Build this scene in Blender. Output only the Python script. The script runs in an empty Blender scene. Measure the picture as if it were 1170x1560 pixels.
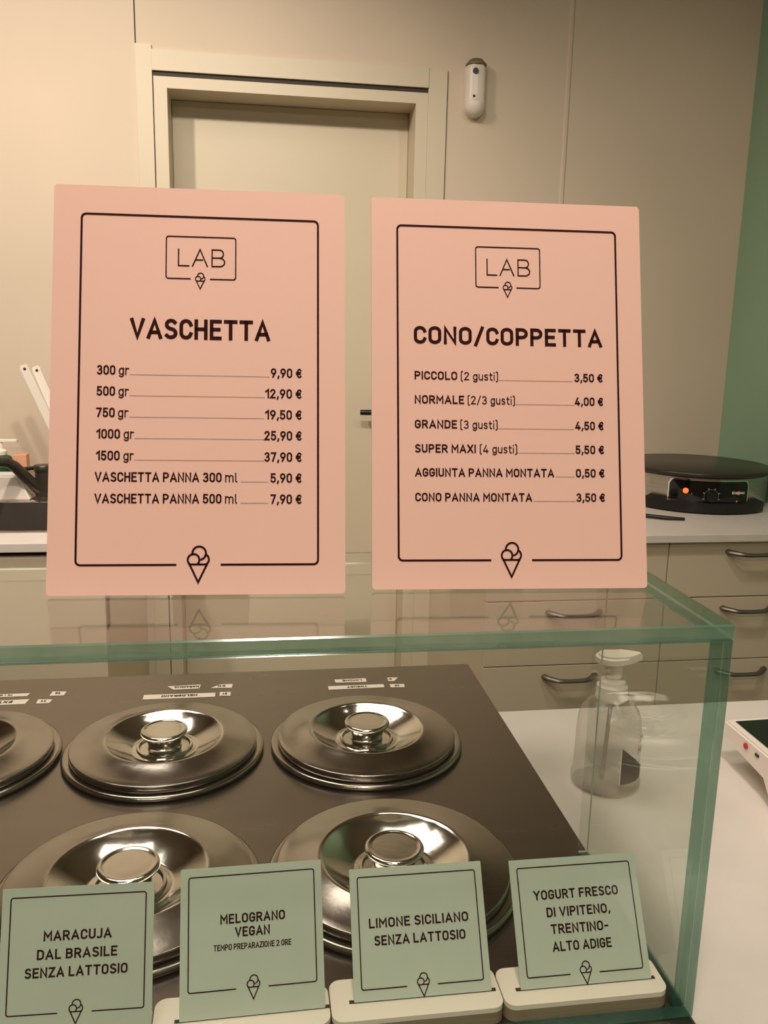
import bpy, bmesh, math, random
from mathutils import Vector, Matrix
random.seed(4)
S = bpy.context.scene
C = S.collection
H0 = 1.42                                   # height of the camera above the floor
K = 0.9636                                  # back counter scale about the camera

# ------------------------------------------------------------------ camera
cam = bpy.data.cameras.new('camera'); co = bpy.data.objects.new('camera', cam); C.objects.link(co)
F, YAW, PITCH, ROLL = 1297.97, 0.1482, 0.2042, 0.0217
cam.sensor_fit = 'VERTICAL'; cam.sensor_height = 36; cam.lens = 36*F/1560; cam.clip_start = 0.02
cy, sy, cp, sp = math.cos(YAW), math.sin(YAW), math.cos(PITCH), math.sin(PITCH)
fw = Vector((sy*cp, cy*cp, -sp)); rt = Vector((cy, -sy, 0)); up = rt.cross(fw)
r2 = math.cos(ROLL)*rt + math.sin(ROLL)*up; u2 = -math.sin(ROLL)*rt + math.cos(ROLL)*up
M = Matrix((r2, u2, -fw)).transposed().to_4x4(); M.translation = (0, 0, H0)
co.matrix_world = M
S.camera = co

# ------------------------------------------------------------------ light and exposure
S.view_settings.view_transform = 'Standard'; S.view_settings.look = 'None'
S.view_settings.gamma = 1; S.view_settings.use_curve_mapping = False
S.view_settings.exposure = 0.0
W = bpy.data.worlds.new('world'); S.world = W; W.use_nodes = True
W.node_tree.nodes['Background'].inputs[0].default_value = (1.0, 0.80, 0.58, 1)
W.node_tree.nodes['Background'].inputs[1].default_value = 0.08
def spot(name, loc, tgt, energy, size=1.9, blend=0.8, rad=0.05, col=(1, 0.87, 0.75)):
    l = bpy.data.lights.new(name, 'SPOT'); l.energy = energy; l.spot_size = size; l.spot_blend = blend
    l.shadow_soft_size = rad; l.color = col
    o = bpy.data.objects.new(name, l); C.objects.link(o); o.location = loc
    o.rotation_euler = (Vector(tgt)-Vector(loc)).to_track_quat('-Z', 'Y').to_euler()
    return o
def area(name, loc, tgt, energy, sx, sy_, col=(1, 0.87, 0.75)):
    l = bpy.data.lights.new(name, 'AREA'); l.energy = energy; l.shape = 'RECTANGLE'; l.size = sx; l.size_y = sy_; l.color = col
    o = bpy.data.objects.new(name, l); C.objects.link(o); o.location = loc
    o.rotation_euler = (Vector(tgt)-Vector(loc)).to_track_quat('-Z', 'Y').to_euler()
    return o
spot('spot_lamp_left', (-1.15, 1.25, 2.84), (-0.70, 2.9, 1.5), 118, 1.75, 1.0, .06)
spot('spot_lamp_middle', (0.0, 1.20, 2.84), (-0.1, 2.8, 1.2), 68, 1.5, 1.0, .06)
area('ceiling_panel_counter', (-0.15, 1.05, 2.88), (-0.15, 1.05, 0), 11, 1.2, 0.5)
area('ceiling_panel_back', (-0.65, 1.75, 2.88), (-0.65, 1.75, 0), 11, 0.9, 0.8)
spot('spot_lamp_corner', (0.9, 1.2, 2.84), (1.4, 2.4, 1.0), 34, 1.9, 1.0, .06)
spot('spot_lamp_front', (0.05, 0.0, 2.84), (0.05, 0.6, 1.3), 72, 1.7, 1.0, .13)
area('ceiling_panel_customer', (-0.6, -1.6, 2.86), (-0.6, -1.6, 0), 50, 1.6, 0.3)

# ------------------------------------------------------------------ materials
def srgb(r, g, b):
    f = lambda v: (v/255/12.92) if v/255 <= 0.04045 else ((v/255+0.055)/1.055)**2.4
    return (f(r), f(g), f(b), 1)
def mat(name, col, rough=0.5, metal=0.0, var=0.0, scale=8, bump=0.0, bscale=200, spec=0.5, stretch=None, coat=0, rvar=0.0, emit=None):
    m = bpy.data.materials.new(name); m.use_nodes = True; nt = m.node_tree; n = nt.nodes; b = n['Principled BSDF']
    b.inputs['Base Color'].default_value = col; b.inputs['Roughness'].default_value = rough
    b.inputs['Metallic'].default_value = metal; b.inputs['Specular IOR Level'].default_value = spec
    b.inputs['Coat Weight'].default_value = coat
    tc = n.new('ShaderNodeTexCoord'); mp = n.new('ShaderNodeMapping'); nt.links.new(tc.outputs['Object'], mp.inputs[0])
    if stretch: mp.inputs['Scale'].default_value = stretch
    if var > 0:
        t = n.new('ShaderNodeTexNoise'); t.inputs['Scale'].default_value = scale; t.inputs['Detail'].default_value = 4
        nt.links.new(mp.outputs[0], t.inputs['Vector'])
        r = n.new('ShaderNodeValToRGB'); r.color_ramp.elements[0].position = 0.3; r.color_ramp.elements[1].position = 0.7
        r.color_ramp.elements[0].color = tuple(c*(1-var) for c in col[:3])+(1,)
        r.color_ramp.elements[1].color = tuple(min(1, c*(1+var)) for c in col[:3])+(1,)
        nt.links.new(t.outputs['Fac'], r.inputs[0]); nt.links.new(r.outputs[0], b.inputs['Base Color'])
        if rvar:
            q = n.new('ShaderNodeMapRange'); q.inputs[3].default_value = rough-rvar; q.inputs[4].default_value = rough+rvar
            nt.links.new(t.outputs['Fac'], q.inputs[0]); nt.links.new(q.outputs[0], b.inputs['Roughness'])
    if bump > 0:
        t2 = n.new('ShaderNodeTexNoise'); t2.inputs['Scale'].default_value = bscale; t2.inputs['Detail'].default_value = 3
        nt.links.new(mp.outputs[0], t2.inputs['Vector'])
        bp = n.new('ShaderNodeBump'); bp.inputs['Strength'].default_value = bump; bp.inputs['Distance'].default_value = 0.002
        nt.links.new(t2.outputs['Fac'], bp.inputs['Height']); nt.links.new(bp.outputs[0], b.inputs['Normal'])
    if emit:
        b.inputs['Emission Color'].default_value = emit[0]; b.inputs['Emission Strength'].default_value = emit[1]
    return m
def schlick(nt, f0=0.04):
    n = nt.nodes; g = n.new('ShaderNodeNewGeometry'); d = n.new('ShaderNodeVectorMath'); d.operation = 'DOT_PRODUCT'
    nt.links.new(g.outputs['Normal'], d.inputs[0]); nt.links.new(g.outputs['Incoming'], d.inputs[1])
    def mth(op, a, b=None):
        k = n.new('ShaderNodeMath'); k.operation = op
        for i, v in enumerate((a, b)):
            if v is None: continue
            if isinstance(v, (int, float)): k.inputs[i].default_value = v
            else: nt.links.new(v, k.inputs[i])
        return k.outputs[0]
    a = mth('ABSOLUTE', d.outputs['Value']); a = mth('SUBTRACT', 1.0, a); a = mth('POWER', a, 5.0)
    a = mth('MULTIPLY', a, 1-f0); a = mth('ADD', a, f0)
    return a
def glass(name, tint, f0=0.04, rough=0.0, bump=0):
    m = bpy.data.materials.new(name); m.use_nodes = True; nt = m.node_tree; n = nt.nodes; n.clear()
    o = n.new('ShaderNodeOutputMaterial'); t = n.new('ShaderNodeBsdfTransparent'); t.inputs[0].default_value = tint
    g = n.new('ShaderNodeBsdfGlossy'); g.inputs['Roughness'].default_value = rough; mx = n.new('ShaderNodeMixShader')
    nt.links.new(schlick(nt, f0), mx.inputs[0]); nt.links.new(t.outputs[0], mx.inputs[1]); nt.links.new(g.outputs[0], mx.inputs[2])
    nt.links.new(mx.outputs[0], o.inputs[0])
    if bump:
        tn = n.new('ShaderNodeTexNoise'); tn.inputs['Scale'].default_value = bump
        bp = n.new('ShaderNodeBump'); bp.inputs['Strength'].default_value = 0.3; bp.inputs['Distance'].default_value = 0.002
        nt.links.new(tn.outputs['Fac'], bp.inputs['Height']); nt.links.new(bp.outputs[0], g.inputs['Normal'])
    return m
def edge_glass(name, dark=(0.05, 0.165, 0.13, 1), light=(0.22, 0.38, 0.30, 1)):
    m = bpy.data.materials.new(name); m.use_nodes = True; nt = m.node_tree; n = nt.nodes; n.clear()
    o = n.new('ShaderNodeOutputMaterial')
    tc = n.new('ShaderNodeTexCoord'); tn = n.new('ShaderNodeTexNoise'); tn.inputs['Scale'].default_value = 14; tn.inputs['Detail'].default_value = 5
    nt.links.new(tc.outputs['Object'], tn.inputs['Vector'])
    r = n.new('ShaderNodeValToRGB'); r.color_ramp.elements[0].position = 0.35; r.color_ramp.elements[1].position = 0.68
    r.color_ramp.elements[0].color = dark; r.color_ramp.elements[1].color = light
    nt.links.new(tn.outputs['Fac'], r.inputs[0])
    df = n.new('ShaderNodeBsdfDiffuse'); tl = n.new('ShaderNodeBsdfTranslucent'); tr = n.new('ShaderNodeBsdfTransparent')
    tr.inputs[0].default_value = (0.55, 0.80, 0.68, 1)
    nt.links.new(r.outputs[0], df.inputs[0]); nt.links.new(r.outputs[0], tl.inputs[0])
    a = n.new('ShaderNodeMixShader'); a.inputs[0].default_value = 0.5; nt.links.new(df.outputs[0], a.inputs[1]); nt.links.new(tl.outputs[0], a.inputs[2])
    b = n.new('ShaderNodeMixShader'); b.inputs[0].default_value = 0.45; nt.links.new(a.outputs[0], b.inputs[1]); nt.links.new(tr.outputs[0], b.inputs[2])
    g = n.new('ShaderNodeBsdfGlossy'); g.inputs['Roughness'].default_value = 0.12
    c = n.new('ShaderNodeMixShader'); nt.links.new(schlick(nt, 0.07), c.inputs[0]); nt.links.new(b.outputs[0], c.inputs[1]); nt.links.new(g.outputs[0], c.inputs[2])
    nt.links.new(c.outputs[0], o.inputs[0])
    return m
M_WALL = mat('beige_wall_paint', srgb(206, 190, 168), 0.75, var=0.02, scale=3, bump=0.08, bscale=300)
M_DOOR = mat('beige_door_lacquer', srgb(203, 191, 166), 0.45, var=0.015, scale=4)
M_GREEN = mat('green_wall_paint', srgb(146, 178, 148), 0.7, var=0.02, scale=3, bump=0.06, bscale=300)
M_CEIL = mat('ceiling_paint', srgb(150, 132, 112), 0.8, var=0.02)
M_FLOOR = mat('floor_tiles', srgb(120, 108, 96), 0.4, var=0.06, scale=6)
M_ROOM = mat('shop_wall_paint', srgb(150, 128, 104), 0.7, var=0.1, scale=1.2)
M_CAB = mat('taupe_cabinet_laminate', srgb(204, 189, 164), 0.45, var=0.02, scale=3)
M_CABIN = mat('cabinet_shadow_gap', srgb(52, 44, 34), 0.7, var=0.05)
M_TOP = mat('grey_white_worktop', srgb(216, 208, 199), 0.35, var=0.03, scale=18, bump=0.03, bscale=500)
M_TOPEDGE = mat('worktop_edge_band', srgb(160, 148, 134), 0.5, var=0.03)
M_STEEL = mat('brushed_steel', (0.25, 0.215, 0.19, 1), 0.26, 1.0, var=0.045, scale=7, bump=0.03, bscale=90, stretch=(1.5, 5, 1), rvar=0.04)
M_LID = mat('polished_lid_steel', (0.38, 0.345, 0.31, 1), 0.18, 1.0, var=0.10, scale=22, bump=0.04, bscale=160, rvar=0.07)
M_CONE = mat('mirror_lid_steel', (0.62, 0.59, 0.54, 1), 0.13, 1.0, var=0.08, scale=14, bump=0.22, bscale=30, rvar=0.04)
M_HANDLE = mat('dark_bronze_handle', (0.17, 0.15, 0.13, 1), 0.35, 0.8, var=0.1)
M_PINK = mat('pink_card', srgb(234, 191, 174), 0.55, spec=0.25, var=0.012, scale=6, bump=0.05, bscale=90)
M_CARDEDGE = mat('cream_card_edge', srgb(240, 222, 200), 0.7, var=0.02)
M_INK = mat('dark_brown_ink', srgb(52, 18, 16), 0.7, var=0.05, spec=0.08)
M_SAGE = mat('sage_green_card', srgb(196, 206, 190), 0.5, spec=0.3, var=0.02, scale=30, bump=0.03, bscale=300)
M_WHITE = mat('white_plastic', srgb(236, 226, 214), 0.4, var=0.01)
M_HOLD = mat('white_holder_top', srgb(244, 232, 216), 0.55, var=0.01)
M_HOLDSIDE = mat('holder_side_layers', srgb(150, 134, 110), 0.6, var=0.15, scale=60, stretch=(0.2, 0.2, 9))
M_BLACK = mat('black_plastic', srgb(16, 15, 14), 0.35, var=0.1)
M_SCREEN = mat('black_screen_glass', srgb(6, 9, 7), 0.06, var=0.05, spec=0.6)
M_GRID = mat('cast_iron_griddle', srgb(50, 43, 37), 0.33, 0.2, var=0.12, scale=12)
M_CSTEEL = mat('crepe_maker_steel', (0.46, 0.43, 0.38, 1), 0.26, 1.0, var=0.08, stretch=(1, 1, 20))
M_CHROME = mat('chrome', (0.8, 0.78, 0.75, 1), 0.07, 1.0, var=0.03)
M_FAUCET = mat('gunmetal_faucet', srgb(78, 70, 62), 0.38, 0.6, var=0.12, scale=30)
M_SINK = mat('graphite_sink', srgb(70, 62, 56), 0.5, var=0.1, scale=10)
M_RED = mat('red_print', srgb(196, 48, 44), 0.5, var=0.03)
M_BLUE = mat('blue_print', srgb(40, 60, 130), 0.5, var=0.03)
M_GREY = mat('grey_print', srgb(150, 150, 145), 0.5, var=0.03)
M_LAMP = mat('orange_lit_switch', srgb(255, 70, 20), 0.4, var=0.02, emit=((1, 0.10, 0.02, 1), 2.4))
M_GREENB = mat('green_soap_bottle', srgb(14, 70, 38), 0.25, var=0.05)
M_CORK = mat('peach_wood', srgb(214, 158, 124), 0.6, var=0.08, scale=30)
M_LABEL = mat('grey_bottle_label', srgb(98, 88, 84), 0.5, var=0.06, scale=40)
M_GLASS = glass('clear_pane_glass', (0.955, 0.975, 0.955, 1), 0.035)
M_EDGE = edge_glass('green_glass_edge')
M_EDGETOP = edge_glass('pale_green_glass_edge', (0.18, 0.33, 0.24, 1), (0.40, 0.55, 0.42, 1))
M_BOTTLE = glass('clear_bottle_plastic', (0.93, 0.92, 0.905, 1), 0.06, 0.04, bump=30)
M_CUP = glass('clear_cup_plastic', (0.75, 0.72, 0.68, 1), 0.06, 0.05)
M_SENS = mat('glossy_white_window', srgb(240, 232, 224), 0.12, var=0.02)
M_POLISH = mat('polished_pale_glass_edge', srgb(214, 214, 190), 0.3, var=0.03)
M_SHADE = mat('frosted_white_plastic', srgb(224, 214, 200), 0.35, var=0.02)

# ------------------------------------------------------------------ helpers
def bmn(): return bmesh.new()
def box(bm, x0, x1, y0, y1, z0, z1, bev=0, seg=2):
    r = bmesh.ops.create_cube(bm, size=1); vs = r['verts']
    for v in vs: v.co = Vector((x0+(v.co.x+.5)*(x1-x0), y0+(v.co.y+.5)*(y1-y0), z0+(v.co.z+.5)*(z1-z0)))
    if bev:
        es = list({e for v in vs for e in v.link_edges})
        bmesh.ops.bevel(bm, geom=es, offset=bev, segments=seg, affect='EDGES', profile=0.6)
def lathe(bm, prof, cx=0, cy_=0, n=64, a0=0, a1=360, cz=0):
    full = abs(a1-a0) >= 360; rings = []
    for r, z in prof:
        if r < 1e-6: rings.append([bm.verts.new((cx, cy_, z+cz))]); continue
        rings.append([bm.verts.new((cx+r*math.cos(math.radians(a0+(a1-a0)*i/(n if full else n-1))), cy_+r*math.sin(math.radians(a0+(a1-a0)*i/(n if full else n-1))), z+cz)) for i in range(n)])
    for a, b in zip(rings, rings[1:]):
        m = n if full else n-1
        for i in range(m):
            j = (i+1) % n
            if len(a) == 1 and len(b) == 1: continue
            if len(a) == 1: bm.faces.new((a[0], b[j], b[i]))
            elif len(b) == 1: bm.faces.new((a[i], a[j], b[0]))
            else: bm.faces.new((a[i], a[j], b[j], b[i]))
def tube(bm, pts, rad, n=12, flat=1.0):
    pts = [Vector(p) for p in pts]; rr = rad if isinstance(rad, (list, tuple)) else [rad]*len(pts); rings = []
    ref = Vector((0, 0, 1))
    for i, p in enumerate(pts):
        t = (pts[min(i+1, len(pts)-1)]-pts[max(i-1, 0)]).normalized()
        a = t.cross(ref)
        if a.length < 0.05: a = t.cross(Vector((0, 1, 0)))
        a.normalize(); b = a.cross(t).normalized()
        rings.append([bm.verts.new(p+a*rr[i]*math.cos(2*math.pi*k/n)+b*rr[i]*flat*math.sin(2*math.pi*k/n)) for k in range(n)])
    for a, b in zip(rings, rings[1:]):
        for k in range(n): bm.faces.new((a[k], a[(k+1) % n], b[(k+1) % n], b[k]))
    bm.faces.new(rings[0]); bm.faces.new(rings[-1])
def prism(bm, pts, off):
    off = Vector(off); a = [bm.verts.new(Vector(p)) for p in pts]; b = [bm.verts.new(Vector(p)+off) for p in pts]
    n = len(pts); bm.faces.new(a); bm.faces.new(b[::-1])
    for i in range(n): bm.faces.new((a[i], b[i], b[(i+1) % n], a[(i+1) % n]))
def rrect(x0, x1, y0, y1, r, seg=6):
    out = []
    for cx, cy_, a in ((x1-r, y1-r, 0), (x0+r, y1-r, 90), (x0+r, y0+r, 180), (x1-r, y0+r, 270)):
        for k in range(seg+1):
            t = math.radians(a+90*k/seg); out.append((cx+r*math.cos(t), cy_+r*math.sin(t)))
    return out
def wloc(o):
    v = Vector((0, 0, 0))
    while o is not None: v += o.location; o = o.parent
    return v
def obj(name, bm, mats, parent=None, local=False, smooth=False, kind=None, label=None, angle=40):
    """link one mesh object; geometry is given in world coordinates unless local"""
    if parent is not None and not local:
        bmesh.ops.translate(bm, verts=bm.verts, vec=-wloc(parent))
    bmesh.ops.recalc_face_normals(bm, faces=bm.faces)
    me = bpy.data.meshes.new(name); bm.to_mesh(me); bm.free()
    for m in (mats if isinstance(mats, (list, tuple)) else [mats]): me.materials.append(m)
    if smooth:
        me.shade_smooth()
        me.set_sharp_from_angle(angle=math.radians(angle))
    o = bpy.data.objects.new(name, me); C.objects.link(o)
    if parent is not None: o.parent = parent
    if kind: o['kind'] = kind
    if label: o['label'] = label
    return o
def thing(name, label, cat, loc, rot=(0, 0, 0), group=None):
    o = bpy.data.objects.new(name, None); C.objects.link(o); o.empty_display_size = 0.02
    o.location = loc; o.rotation_euler = rot; o['label'] = label; o['category'] = cat
    if group: o['group'] = group
    return o
def struct(name, bm, m, parent=None, **k): return obj(name, bm, m, parent, kind='structure' if parent is None else None, **k)
def copy_tree(o, parent=None):
    c = o.copy(); C.objects.link(c); c.parent = parent
    for ch in list(o.children): copy_tree(ch, c)
    return c
def Z(z): return z+H0

# ------------------------------------------------------------------ stroke lettering
def arc(cx, cy_, rx, ry, a0, a1, n=None):
    n = n or max(3, int(abs(a1-a0)/18))
    return [(cx+rx*math.cos(math.radians(a0+(a1-a0)*i/n)), cy_+ry*math.sin(math.radians(a0+(a1-a0)*i/n))) for i in range(n+1)]
def rr_loop(w, t=1.0, b=0.0, q=.26):
    h = w/2
    return arc(h, t-q, h, q, 0, 180)+arc(h, b+q, h, q, 180, 360)+[(w, t-q)]
G = {
 'A': (.58, [[(0, 0), (.29, 1), (.58, 0)], [(.10, .28), (.48, .28)]]),
 'B': (.49, [[(0, .53), (.25, .53)]+arc(.25, .765, .21, .235, -90, 90)+[(0, 1), (0, 0), (.24, 0)]+arc(.24, .265, .25, .265, -90, 90)]),
 'C': (.46, [arc(.24, .72, .24, .28, 12, 180)+arc(.24, .28, .24, .28, 180, 348)]),
 'D': (.49, [[(0, 0), (0, 1), (.2, 1)]+arc(.2, .71, .29, .29, 90, 0)+arc(.2, .29, .29, .29, 0, -90)+[(0, 0)]]),
 'E': (.42, [[(.42, 1), (0, 1), (0, 0), (.42, 0)], [(0, .52), (.36, .52)]]),
 'F': (.42, [[(.42, 1), (0, 1), (0, 0)], [(0, .5), (.36, .5)]]),
 'G': (.48, [arc(.24, .72, .24, .28, 15, 180)+arc(.24, .28, .24, .28, 180, 360)+[(.48, .46), (.27, .46)]]),
 'H': (.48, [[(0, 0), (0, 1)], [(.48, 0), (.48, 1)], [(0, .52), (.48, .52)]]),
 'I': (0.0, [[(0, 0), (0, 1)]]),
 'J': (.34, [[(.34, 1), (.34, .22)]+arc(.13, .22, .21, .22, 0, -130)]),
 'K': (.5, [[(0, 0), (0, 1)], [(.46, 1), (.02, .4)], [(.17, .58), (.5, 0)]]),
 'L': (.40, [[(0, 1), (0, 0), (.40, 0)]]),
 'M': (.62, [[(0, 0), (0, 1), (.31, .38), (.62, 1), (.62, 0)]]),
 'N': (.50, [[(0, 0), (0, 1), (.50, 0), (.50, 1)]]),
 'O': (.50, [rr_loop(.50)]),
 'P': (.48, [[(0, 0), (0, 1), (.24, 1)]+arc(.24, .73, .24, .27, 90, -90)+[(0, .46)]]),
 'R': (.49, [[(0, 0), (0, 1), (.24, 1)]+arc(.24, .735, .235, .265, 90, -90)+[(0, .47)], [(.25, .47), (.49, 0)]]),
 'S': (.46, [arc(.24, .76, .22, .24, 35, 250)+arc(.23, .25, .24, .25, 75, -145)]),
 'T': (.50, [[(0, 1), (.50, 1)], [(.25, 1), (.25, 0)]]),
 'U': (.48, [[(0, 1)]+arc(.24, .26, .24, .26, 180, 360)+[(.48, 1)]]),
 'V': (.54, [[(0, 1), (.27, 0), (.54, 1)]]),
 'X': (.50, [[(0, 0), (.50, 1)], [(0, 1), (.50, 0)]]),
 'Y': (.54, [[(0, 1), (.27, .46), (.54, 1)], [(.27, .46), (.27, 0)]]),
 'Z': (.46, [[(0, 1), (.46, 1), (0, 0), (.46, 0)]]),
 '0': (.44, [rr_loop(.44)]),
 '1': (.26, [[(0, .76), (.26, 1), (.26, 0)]]),
 '2': (.45, [arc(.22, .76, .21, .24, 170, -25)+[(0, 0), (.45, 0)]]),
 '3': (.45, [arc(.22, .76, .20, .24, 150, -85)+arc(.22, .265, .23, .265, 85, -150)]),
 '4': (.50, [[(.30, 1), (0, .2), (.50, .2)], [(.37, .46), (.37, 0)]]),
 '5': (.44, [[(.40, 1), (.05, 1), (.03, .52)]+arc(.21, .31, .23, .31, 120, -150)]),
 '6': (.46, [[(.30, 1), (.05, .44)], arc(.23, .29, .23, .29, 0, 360)]),
 '7': (.44, [[(0, 1), (.44, 1), (.14, 0)]]),
 '9': (.46, [[(.16, 0), (.41, .56)], arc(.23, .71, .23, .29, 0, 360)]),
 ',': (.06, [[(.06, .08), (0, -.16)]]), '.': (0, [[(0, .0), (0, .06)]]),
 '/': (.34, [[(0, -.10), (.34, 1.06)]]),
 '(': (.14, [[(.14, 1.14), (.04, 1.10), (0, 1.0), (0, -.06), (.04, -.16), (.14, -.2)]]),
 ')': (.14, [[(0, 1.14), (.10, 1.10), (.14, 1.0), (.14, -.06), (.10, -.16), (0, -.2)]]),
 '-': (.26, [[(0, .42), (.26, .42)]]),
 '\u20ac': (.52, [arc(.32, .5, .24, .5, 50, 310), [(0, .6), (.42, .6)], [(0, .4), (.39, .4)]]),
 'g': (.40, [arc(.2, .36, .2, .36, 0, 360), [(.40, .74), (.40, -.08)]+arc(.2, -.08, .2, .20, 0, -150)]),
 'r': (.28, [[(0, 0), (0, .74)], [(0, .5)]+arc(.18, .5, .18, .22, 180, 60)]),
 'm': (.64, [[(0, 0), (0, .74)], [(0, .52)]+arc(.16, .52, .16, .20, 180, 0)+[(.32, 0)], [(.32, .52)]+arc(.48, .52, .16, .20, 180, 0)+[(.64, 0)]]),
 'l': (.10, [[(0, 1), (0, .12), (.03, .02), (.10, 0)]]),
 'u': (.38, [[(0, .74)]+arc(.19, .2, .19, .2, 180, 360)+[(.38, .74), (.38, 0)]]),
 's': (.34, [arc(.17, .56, .16, .17, 35, 255)+arc(.17, .18, .17, .18, 75, -145)]),
 't': (.26, [[(.09, .95), (.09, .14), (.14, .02), (.26, 0)], [(0, .70), (.25, .70)]]),
 'i': (0, [[(0, 0), (0, .66)], [(0, .98), (0, 1.03)]]),
 'a': (.36, [arc(.18, .20, .18, .20, 0, 360), [(.36, 0), (.36, .5)]+arc(.18, .52, .18, .2, 0, 150)]),
 'p': (.40, [[(0, .74), (0, -.25)], arc(.2, .36, .2, .36, 0, 360)]),
 'o': (.40, [arc(.2, .36, .2, .36, 0, 360)]),
 'z': (.34, [[(0, .70), (.34, .70), (0, 0), (.34, 0)]]),
}
def ribbon(bm, pl, w, fr, cap=True):
    pl = [Vector(p) for p in pl]
    q = [pl[0]]
    for p in pl[1:]:
        if (p-q[-1]).length > 1e-5*max(1, w): q.append(p)
    pl = q; closed = len(pl) > 3 and (pl[0]-pl[-1]).length < w*.05
    if closed: pl = pl[:-1]
    n = len(pl)
    if n < 2: return
    if not closed and cap:
        pl[0] = pl[0]-(pl[1]-pl[0]).normalized()*w/2; pl[-1] = pl[-1]+(pl[-1]-pl[-2]).normalized()*w/2
    L, R_ = [], []
    for i, p in enumerate(pl):
        a = (p-pl[i-1]).normalized() if (i or closed) else (pl[1]-p).normalized()
        b = (pl[(i+1) % n]-p).normalized() if (i < n-1 or closed) else a
        na, nb = Vector((-a.y, a.x)), Vector((-b.y, b.x)); m = na+nb
        m = m.normalized() if m.length > 1e-4 else na
        k = min(1/max(m.dot(na), .2), 2.2)
        L.append(bm.verts.new(fr(*(p+m*k*w/2)))); R_.append(bm.verts.new(fr(*(p-m*k*w/2))))
    for i in range(n if closed else n-1):
        j = (i+1) % n; bm.faces.new((L[i], R_[i], R_[j], L[j]))
def text(bm, s, u0, v, u1, cap, w, fr, track=.11):
    """stroke text from u0 to u1, baseline v, cap height and stroke width w in real units"""
    sw = w/cap; adv = []; x = 0
    for ch in s:
        if ch == ' ': x += .30; continue
        wd, st = G[ch]; adv.append((x, st)); x += wd+sw+track
    x -= track; k = (u1-u0)/(x*cap)
    for x0, st in adv:
        for pl in st:
            ribbon(bm, [(u0+(x0+px)*cap*k+w/2, v+w/2+py*(cap-w)) for px, py in pl], w, fr)
def mm(fr): return lambda u, v: fr(u/1000, v/1000)
def cone_icon(bm, cx, v0, h, w, fr):
    """two scoops and a hint of a third over a wafer cone; v0 bottom tip, h full height (mm)"""
    s = h/27.0
    P = lambda x, y: (cx+x*s, v0+w/2+y*s)
    def ar(x, y, r, a, b): return [P(*q) for q in arc(x, y, r, r, a, b, 16)]
    ribbon(bm, ar(-3.7, 16.2, 4.1, 25, 250) if False else ar(-3.4, 16.4, 4.2, -40, 235), w, fr)
    ribbon(bm, ar(0.6, 21.2, 4.9, -70, 190), w, fr)
    ribbon(bm, ar(3.4, 16.6, 4.2, -60, 62), w, fr)
    ribbon(bm, [P(-6.2, 13.0), P(6.2, 13.0)], w, fr)
    ribbon(bm, [P(-6.2, 13.0), P(0, 0), P(6.2, 13.0)], w, fr)
def rbord(bm, x0, x1, y0, y1, g0, g1, r, w, fr):
    """rounded rectangle outline with a gap in the bottom side between g0 and g1"""
    pl = [(g1, y0)]+[(x1-r+r*math.cos(t), y0+r+r*math.sin(t)) for t in [math.radians(-90+15*k) for k in range(7)]]
    pl += [(x1-r+r*math.cos(t), y1-r+r*math.sin(t)) for t in [math.radians(15*k) for k in range(7)]]
    pl += [(x0+r+r*math.cos(t), y1-r+r*math.sin(t)) for t in [math.radians(90+15*k) for k in range(7)]]
    pl += [(x0+r+r*math.cos(t), y0+r+r*math.sin(t)) for t in [math.radians(180+15*k) for k in range(7)]]+[(g0, y0)]
    ribbon(bm, pl, w, fr)

# ================================================================== the room
RX, LY = 1.668, 2.9
DX0, DX1, DZ1 = -0.2715, 0.5090, Z(.7315)          # door opening
REC = 3.03
bm = bmn()
box(bm, -2.7, DX0, LY, LY+.16, 0, 2.9); box(bm, DX1, RX+.12, LY, LY+.16, 0, 2.9); box(bm, DX0, DX1, LY, LY+.16, DZ1, 2.9)
wb = struct('wall_back', bm, M_WALL)
bm = bmn(); box(bm, -.3625, -.3585, LY-.0005, LY+.001, Z(.852), 2.9); obj('panel_joint', bm, M_CABIN, wb)
bm = bmn(); prism(bm, [(1.002, LY+.001, 0), (1.008, LY-.004, 0), (1.016, LY-.004, 0), (1.022, LY+.001, 0)], (0, 0, 2.899)); obj('joint_bead', bm, M_WALL, wb)
bm = bmn(); box(bm, RX, RX+.12, -3.3, LY, 0, 2.9); struct('wall_right', bm, M_GREEN)
bm = bmn(); box(bm, -2.82, -2.7, -3.3, LY+.16, 0, 2.9); struct('wall_left', bm, M_ROOM)
bm = bmn(); box(bm, -2.7, RX, -3.42, -3.3, 0, 2.9); struct('wall_front', bm, M_ROOM)
bm = bmn(); box(bm, -2.82, RX+.12, -3.42, LY+.16, -.1, 0); struct('floor', bm, M_FLOOR)
bm = bmn(); box(bm, -2.82, RX+.12, -3.42, LY+.16, 2.9, 3.0); struct('ceiling', bm, M_CEIL)

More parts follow.
